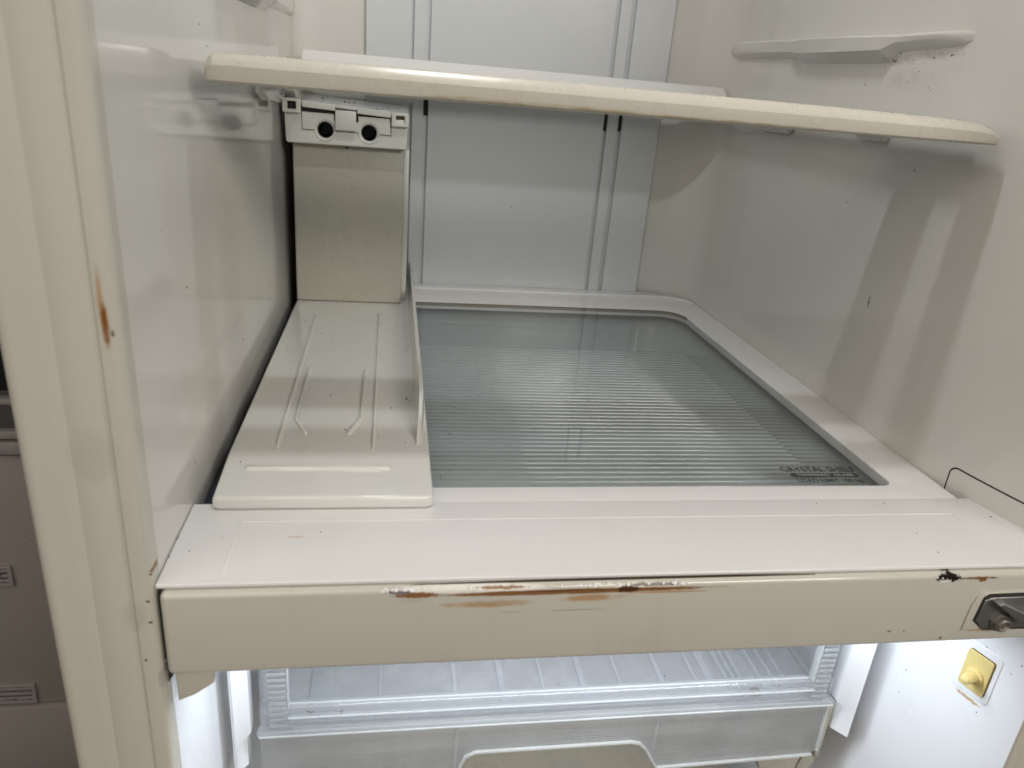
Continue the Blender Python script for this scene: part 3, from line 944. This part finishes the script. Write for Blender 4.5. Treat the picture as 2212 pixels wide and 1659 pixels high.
tilt_bar(0.0275, 0.0648, 0.0, 0.0068, "top_bar")
tilt_bar(0.0648, 0.0900, 0.0, 0.0032, "top_bar", 0.5612)
tilt_bar(0.0900, 0.1290, 0.0, 0.0068, "top_bar")
for x0, x1, z1 in ((0.0054, 0.0257, 0.2568), (0.1299, 0.1502, 0.2494)):
    cl = plate("end_clip", [rrect(x0, x1, z1 - 0.0155, z1, 0.0012, 3), rrect(x0 + 0.0053, x1 - 0.0050, z1 - 0.0117, z1 - 0.0032, 0.0003, 1)], 'XZ', 0.5585, 0.5665, 'head', headp, 0.0008)
    box("clip_hole", x0 + 0.0045, x1 - 0.0042, 0.5640, 0.5655, z1 - 0.0125, z1 - 0.0024, 'dark' if x0 < 0.1 else 'grime', cl, 0)
box("clip_pin", 0.1352, 0.1450, 0.5610, 0.5645, 0.2372, 0.2418, 'white', headp, 0.0006)
crumbs("dirt_speck", [(0.0778, 0.5635, 0.2062), (0.0792, 0.5635, 0.2058), (0.0768, 0.5637, 0.2060)], (0, -1, 0), colm, 'crumb', 0.0010, 0.0014, 0.6)
crumbs("dirt_speck", [(random.uniform(0.03, 0.14), random.uniform(0.57, 0.70), 0.0) for _ in range(1)][:0] + [(x, y, 0.2528 - (x - 0.0064) * 0.0418 + (y - 0.5655) * 0.0415) for x, y in [(0.058, 0.60), (0.0755, 0.66), (0.0897, 0.59), (0.1086, 0.59), (0.1195, 0.63), (0.1245, 0.64), (0.1123, 0.605), (0.1313, 0.575), (0.1278, 0.59), (0.0699, 0.66), (0.0814, 0.665), (0.04, 0.68), (0.0445, 0.64), (0.1348, 0.59)]], (0, 0, 1), colm, 'crumb', 0.0007, 0.0013, 0.8)
crumbs("dirt_speck", [(0.020, 0.5797, 0.198), (0.022, 0.5797, 0.190), (0.06, 0.5797, 0.15), (0.11, 0.5797, 0.165), (0.09, 0.5797, 0.11), (0.12, 0.5797, 0.05), (0.135, 0.5797, 0.03)], (0, -1, 0), colm, 'grime', 0.0003, 0.0006)

# ------------------------------------------------------------------ upper shelf
up = thing("upper_shelf", "shelf with yellowed cream front bar crossing at eye level", "shelf", (0.3, 0.42, 0.274))
bm = bmesh.new()
# front bar: rounded section swept along x, thinning at the right end
secs = []
for x, zt, dy in [(0.0136, 0.2862, 0.006), (0.0152, 0.2900, 0.003), (0.0190, 0.2920, 0.001), (0.030, 0.2926, 0), (0.15, 0.2926, 0), (0.30, 0.2925, 0), (0.45, 0.2918, 0), (0.545, 0.2905, 0), (0.570, 0.2892, 0), (0.582, 0.2868, 0.001), (0.5875, 0.2838, 0.003), (0.5892, 0.2790, 0.006)]:
    zb = 0.2742
    zm = zb + (zt - zb) * 0.58
    secs.append([bm.verts.new((x, y, z)) for y, z in ((0.1510 + dy, zb), (0.1485 + dy, zb + 0.0016), (0.1480 + dy, zb + 0.004), (0.1482 + dy, zm), (0.1500 + dy, zm + (zt - zm) * 0.45), (0.1540 + dy, zt - 0.0008), (0.1570 + dy, zt), (0.182, zt - 0.0003), (0.184, zt - 0.002), (0.184, zb + 0.001), (0.183, zb))])
for a, b in zip(secs, secs[1:]):
    for i in range(11):
        bm.faces.new((a[i], a[(i + 1) % 11], b[(i + 1) % 11], b[i]))
bm.faces.new(secs[0])
bm.faces.new(secs[-1])
bar2 = finish("front_bar", bm, 'cream', up, 24)
plate("shelf_glass", [rrect(0.028, 0.574, 0.178, 0.676, 0.002, 2)], 'XY', 0.2800, 0.2840, 'glass', up)
box("cross_strip", 0.0285, 0.5735, 0.213, 0.268, 0.2766, 0.2797, 'white', up, 0.0006)
for x0, x1 in ((0.012, 0.0285), (0.5735, 0.589)):
    box("side_rail", x0, x1, 0.184, 0.690, 0.2755, 0.2870, 'white', up, 0.001)
rl = plate("rear_lip", [[(0.0150, 0.2760), (0.0150, 0.3115), (0.0165, 0.3131), (0.5885, 0.3116), (0.5915, 0.3095), (0.5950, 0.2760)]], 'XZ', 0.6760, 0.6835, 'white', up, 0.0012)
for v_ in rl.data.vertices:
    v_.co.y += (v_.co.z - 0.300) * 1.1
poly_prism("side_bracket", [(0.395, 0.2755), (0.395, 0.2640), (0.420, 0.2575), (0.500, 0.2530), (0.535, 0.2600), (0.540, 0.2755)], 'YZ', 0.0035, 0.0125, 'liner', up, 0.0012)
poly_prism("side_bracket", [(0.560, 0.2755), (0.560, 0.2650), (0.572, 0.2580), (0.620, 0.2560), (0.632, 0.2755)], 'YZ', 0.0035, 0.0200, 'liner', up, 0.0012)
poly_prism("side_bracket", [(0.300, 0.2755), (0.300, 0.2672), (0.340, 0.2672), (0.345, 0.2755)], 'YZ', 0.5900, 0.5975, 'liner', up, 0.0008)
poly_prism("side_bracket", [(0.480, 0.2755), (0.485, 0.2630), (0.560, 0.2630), (0.565, 0.2755)], 'YZ', 0.5900, 0.5975, 'liner', up, 0.0008)

# ------------------------------------------------------------------ clear tray and drawer in the lower compartment
ctray = thing("clear_drawer_tray", "clear plastic tray with ribbed end uprights, topmost in the bright lower compartment", "plastic tray", (0.29, 0.35, -0.245))
YD = 0.118
box("front_rail", 0.030, 0.5600, YD, YD + 0.010, -0.2390, -0.2145, 'clear', ctray, 0.0022, 3)
box("front_rail", 0.028, 0.5620, YD - 0.006, YD + 0.004, -0.2410, -0.2355, 'clear', ctray, 0.0016, 2)
box("front_rail", 0.052, 0.5400, YD - 0.003, YD + 0.001, -0.2255, -0.2225, 'clear', ctray, 0.0008, 2)
for z, y in ((-0.2148, YD + 0.0045), (-0.2400, YD - 0.0064), (-0.2232, YD - 0.0034)):
    box("rim_edge", 0.054 if z > -0.23 else 0.030, 0.5380 if z > -0.23 else 0.5605, y - 0.0007, y + 0.0007, z - 0.0008, z + 0.0008, 'milk', ctray, 0.0003)
for x0, x1, sg in ((0.0285, 0.0545, 1), (0.5625, 0.5365, -1)):
    bm = bmesh.new()
    # upright with a column of horizontal ribs, rounded outer edge
    zs, z = [], -0.2370
    pts = []
    while z < -0.080:
        pts += [(z, 0.0), (z + 0.0022, 0.0015), (z + 0.0040, 0.0015), (z + 0.0062, 0.0)]
        z += 0.0068
    a, b, cc, d = [], [], [], []
    for zz, q in pts:
        a.append(bm.verts.new((x0, YD + 0.012, zz)))
        b.append(bm.verts.new((x0 + sg * 0.005, YD + 0.003, zz)))
        cc.append(bm.verts.new((x0 + sg * 0.010, YD - q, zz)))
        d.append(bm.verts.new((x1, YD + 0.001 - q, zz)))
    e = [bm.verts.new((x1, YD + 0.008, zz)) for zz, q in pts]
    for l, m in ((a, b), (b, cc), (cc, d), (d, e)):
        for i in range(len(pts) - 1):
            bm.faces.new((l[i], l[i + 1], m[i + 1], m[i]))
    upr = finish("end_upright", bm, 'thick', ctray, 25)
    xa, xb = sorted((x0 + sg * 0.010, x1 - sg * 0.0015))
    first = box("rib", xa, xb, YD - 0.0030, YD - 0.0010, -0.2335, -0.2308, 'thick', upr, 0.0007)
    for k in range(1, 12):
        rb = first.copy()
        COL.objects.link(rb)
        rb.parent = upr
        rb.location.z += 0.0062 * k
box("tray_side", 0.0300, 0.0325, YD + 0.012, 0.60, -0.2450, -0.090, 'clear', ctray, 0.0006)
box("tray_side", 0.5585, 0.5610, YD + 0.012, 0.60, -0.2450, -0.090, 'clear', ctray, 0.0006)
box("tray_back", 0.0325, 0.5585, 0.597, 0.600, -0.2450, -0.090, 'clear', ctray, 0.0006)
tfl = box("tray_floor", 0.0325, 0.5585, YD + 0.010, 0.597, -0.2480, -0.2455, 'clearfloor', ctray, 0)
for x, w in ((0.130, 0.0012), (0.200, 0.002), (0.2450, 0.003), (0.285, 0.0015), (0.325, 0.003), (0.362, 0.0015), (0.405, 0.0025), (0.440, 0.0015), (0.455, 0.004)):
    box("floor_rib", x - w, x + w, YD + 0.016 + (x * 37 % 1) * 0.012, 0.590, -0.2458, -0.2450, 'clearfloor', tfl, 0.0002)
box("floor_strip", 0.0665, 0.0870, YD + 0.016, 0.40, -0.2458, -0.2435, 'thick', tfl, 0.0006)
for x in (0.4700, 0.4775, 0.4850, 0.505, 0.518, 0.530):
    box("floor_rib", x - 0.0018, x + 0.0018, YD + 0.014, 0.590, -0.2458, -0.2405, 'clear', tfl, 0.0008)
box("foot_pad", 0.4895, 0.4985, YD + 0.014, YD + 0.024, -0.2458, -0.2425, 'grime', tfl, 0.0008)
crumbs("dirt_speck", [(0.082 + random.uniform(-0.012, 0.018), YD - 0.0005, -0.2205 + random.gauss(0, 0.0012)) for _ in range(14)], (0, -1, 0), ctray, 'grime', 0.0004, 0.0009, 0.3)
crumbs("dirt_speck", [(0.455, 0.148, -0.2453), (0.487, 0.150, -0.2453), (0.41, 0.165, -0.2453), (0.30, 0.16, -0.2453)], (0, 0, 1), ctray, 'crumb', 0.0005, 0.001)

drawer = thing("frosted_drawer", "frosted finely ribbed drawer front with a cut-out handle notch, below the clear tray", "drawer", (0.29, 0.35, -0.40))
ZB = -0.3105
front = [(0.0300, -0.2425), (0.0285, -0.36), (0.1950, -0.36), (0.2035, -0.2900), (0.2080, -0.2800), (0.2170, -0.2755), (0.3640, -0.2748), (0.3730, -0.2775), (0.3800, -0.2850), (0.3945, ZB), (0.5560, -0.3070), (0.5615, -0.3020), (0.5630, -0.2425)]
dfront = plate("drawer_front", [front[::-1]], 'XZ', YD - 0.002, YD + 0.0025, 'frost', drawer, 0.0010, 2)
for pts in ([(0.1950, -0.36), (0.2035, -0.2900), (0.2080, -0.2800), (0.2170, -0.2755), (0.3640, -0.2748), (0.3730, -0.2775), (0.3800, -0.2850), (0.3945, ZB)], [(0.3945, ZB), (0.5560, -0.3070)], [(0.5585, -0.2440), (0.5600, -0.3020)]):
    bm = bmesh.new()
    rings = []
    for i, (x, z) in enumerate(pts):
        pa, pb = pts[max(0, i - 1)], pts[min(len(pts) - 1, i + 1)]
        d = Vector((pb[0] - pa[0], pb[1] - pa[1])).normalized()
        q = Vector((-d.y, d.x)) * 0.0011
        rings.append([bm.verts.new(v) for v in ((x - q.x, YD - 0.0045, z - q.y), (x + q.x, YD - 0.0045, z + q.y), (x + q.x, YD + 0.012, z + q.y), (x - q.x, YD + 0.012, z - q.y))])
    for a, b in zip(rings, rings[1:]):
        for i in range(4):
            bm.faces.new((a[i], a[(i + 1) % 4], b[(i + 1) % 4], b[i]))
    bm.faces.new(rings[0])
    bm.faces.new(rings[-1])
    finish("edge_bead", bm, 'milk', dfront, 40)
box("upright_edge", 0.0537, 0.0552, YD - 0.0022, YD + 0.006, -0.2140, -0.085, 'milk', ctray, 0.0004)
box("upright_edge", 0.5355, 0.5370, YD - 0.0022, YD + 0.006, -0.2140, -0.085, 'milk', ctray, 0.0004)
for x in (0.1985, 0.3870):
    box("front_step", x - 0.0012, x + 0.0012, YD - 0.0035, YD - 0.0015, -0.36 if x < 0.3 else -0.303, -0.2430, 'clear', dfront, 0.0004)
# grey drawer body behind the front
box("drawer_side", 0.5635, 0.5690, YD + 0.001, 0.58, -0.3180, -0.2480, 'greige', drawer, 0.002)
poly_prism("drawer_corner", [(0.5575, -0.3110), (0.5700, -0.3110), (0.5700, -0.3280), (0.5620, -0.3420), (0.5500, -0.3420)], 'XZ', YD + 0.006, YD + 0.060, 'greige', drawer, 0.001)
clip = plate("drawer_clip", [[(0.5060, -0.3000), (0.5060, -0.3220), (0.5150, -0.3420), (0.5490, -0.3420), (0.5560, -0.3000)], rrect(0.5270, 0.5390, -0.3165, -0.3065, 0.0006, 2)], 'XZ', YD + 0.006, YD + 0.022, 'greige', drawer, 0.001)
box("clip_hole", 0.5265, 0.5395, YD + 0.018, YD + 0.020, -0.3170, -0.3060, 'dark', clip, 0)
box("drawer_bottom", 0.030, 0.560, YD + 0.01, 0.58, -0.48, -0.475, 'greige', drawer, 0)
box("drawer_inner", 0.030, 0.560, 0.30, 0.304, -0.475, -0.2500, 'liner', drawer, 0)

# ------------------------------------------------------------------ the other cabinet seen past the left flange
nb = thing("neighbour_freezer", "dim grey-brown freezer interior with slotted vents, beyond the left flange", "freezer", (-0.62, 0.85, -0.99))
box("inner_panel", -1.05, -0.19, 0.700, 0.715, -0.7575, -0.2800, 'neigh', nb, 0.002)
box("lower_panel", -1.05, -0.19, 0.692, 0.715, -1.0, -0.7600, 'neigh', nb, 0.004)
box("cavity_back", -1.05, -0.19, 0.95, 0.96, -0.2800, 0.6, 'black', nb, 0)
box("cavity_side", -0.195, -0.19, 0.715, 0.95, -0.98, 0.6, 'black', nb, 0)
box("cavity_side", -1.05, -1.045, 0.715, 0.95, -0.98, 0.6, 'black', nb, 0)
box("cavity_top", -1.05, -0.19, 0.70, 0.96, 0.6, 0.61, 'black', nb, 0)
box("panel_gap", -1.05, -0.19, 0.704, 0.715, -0.2798, -0.2755, 'black', nb, 0)
box("shelf_edge", -1.05, -0.19, 0.690, 0.715, -0.2745, -0.2535, 'neighlight', nb, 0.003)
box("shelf_edge", -1.05, -0.19, 0.690, 0.706, -0.2480, -0.2355, 'neighlight', nb, 0.002)
box("shelf_edge", -1.05, -0.19, 0.690, 0.706, -0.1930, -0.1835, 'neighlight', nb, 0.002)
for (xa, xb, za, zb) in ((-0.62, -0.452, -0.7530, -0.7130), (-0.62, -0.452, -0.5110, -0.4735)):
    v = plate("vent", [rrect(xa, xb, za, zb, 0.002, 2), rrect(xa + 0.004, xb - 0.006, za + 0.005, zb - 0.004, 0.001, 1)], 'XZ', 0.694, 0.702, 'neighlight', nb, 0.0008)
    box("vent_back", xa + 0.003, xb - 0.005, 0.6988, 0.6995, za + 0.004, zb - 0.003, 'dark', v, 0)
    h = (zb - za - 0.009) / 3
    for k in range(3):
        box("slat", xa + 0.004, xb - 0.006, 0.6950, 0.6985, za + 0.005 + h * k + h * 0.18, za + 0.005 + h * k + h * 0.80, 'neighlight', v, 0.0006)
    crumbs("dirt_speck", [(xb - 0.05 + random.uniform(0, 0.04), 0.6945, random.uniform(za + 0.008, zb - 0.008)) for _ in range(8)], (0, -1, 0), nb, 'crumb', 0.0008, 0.0014)
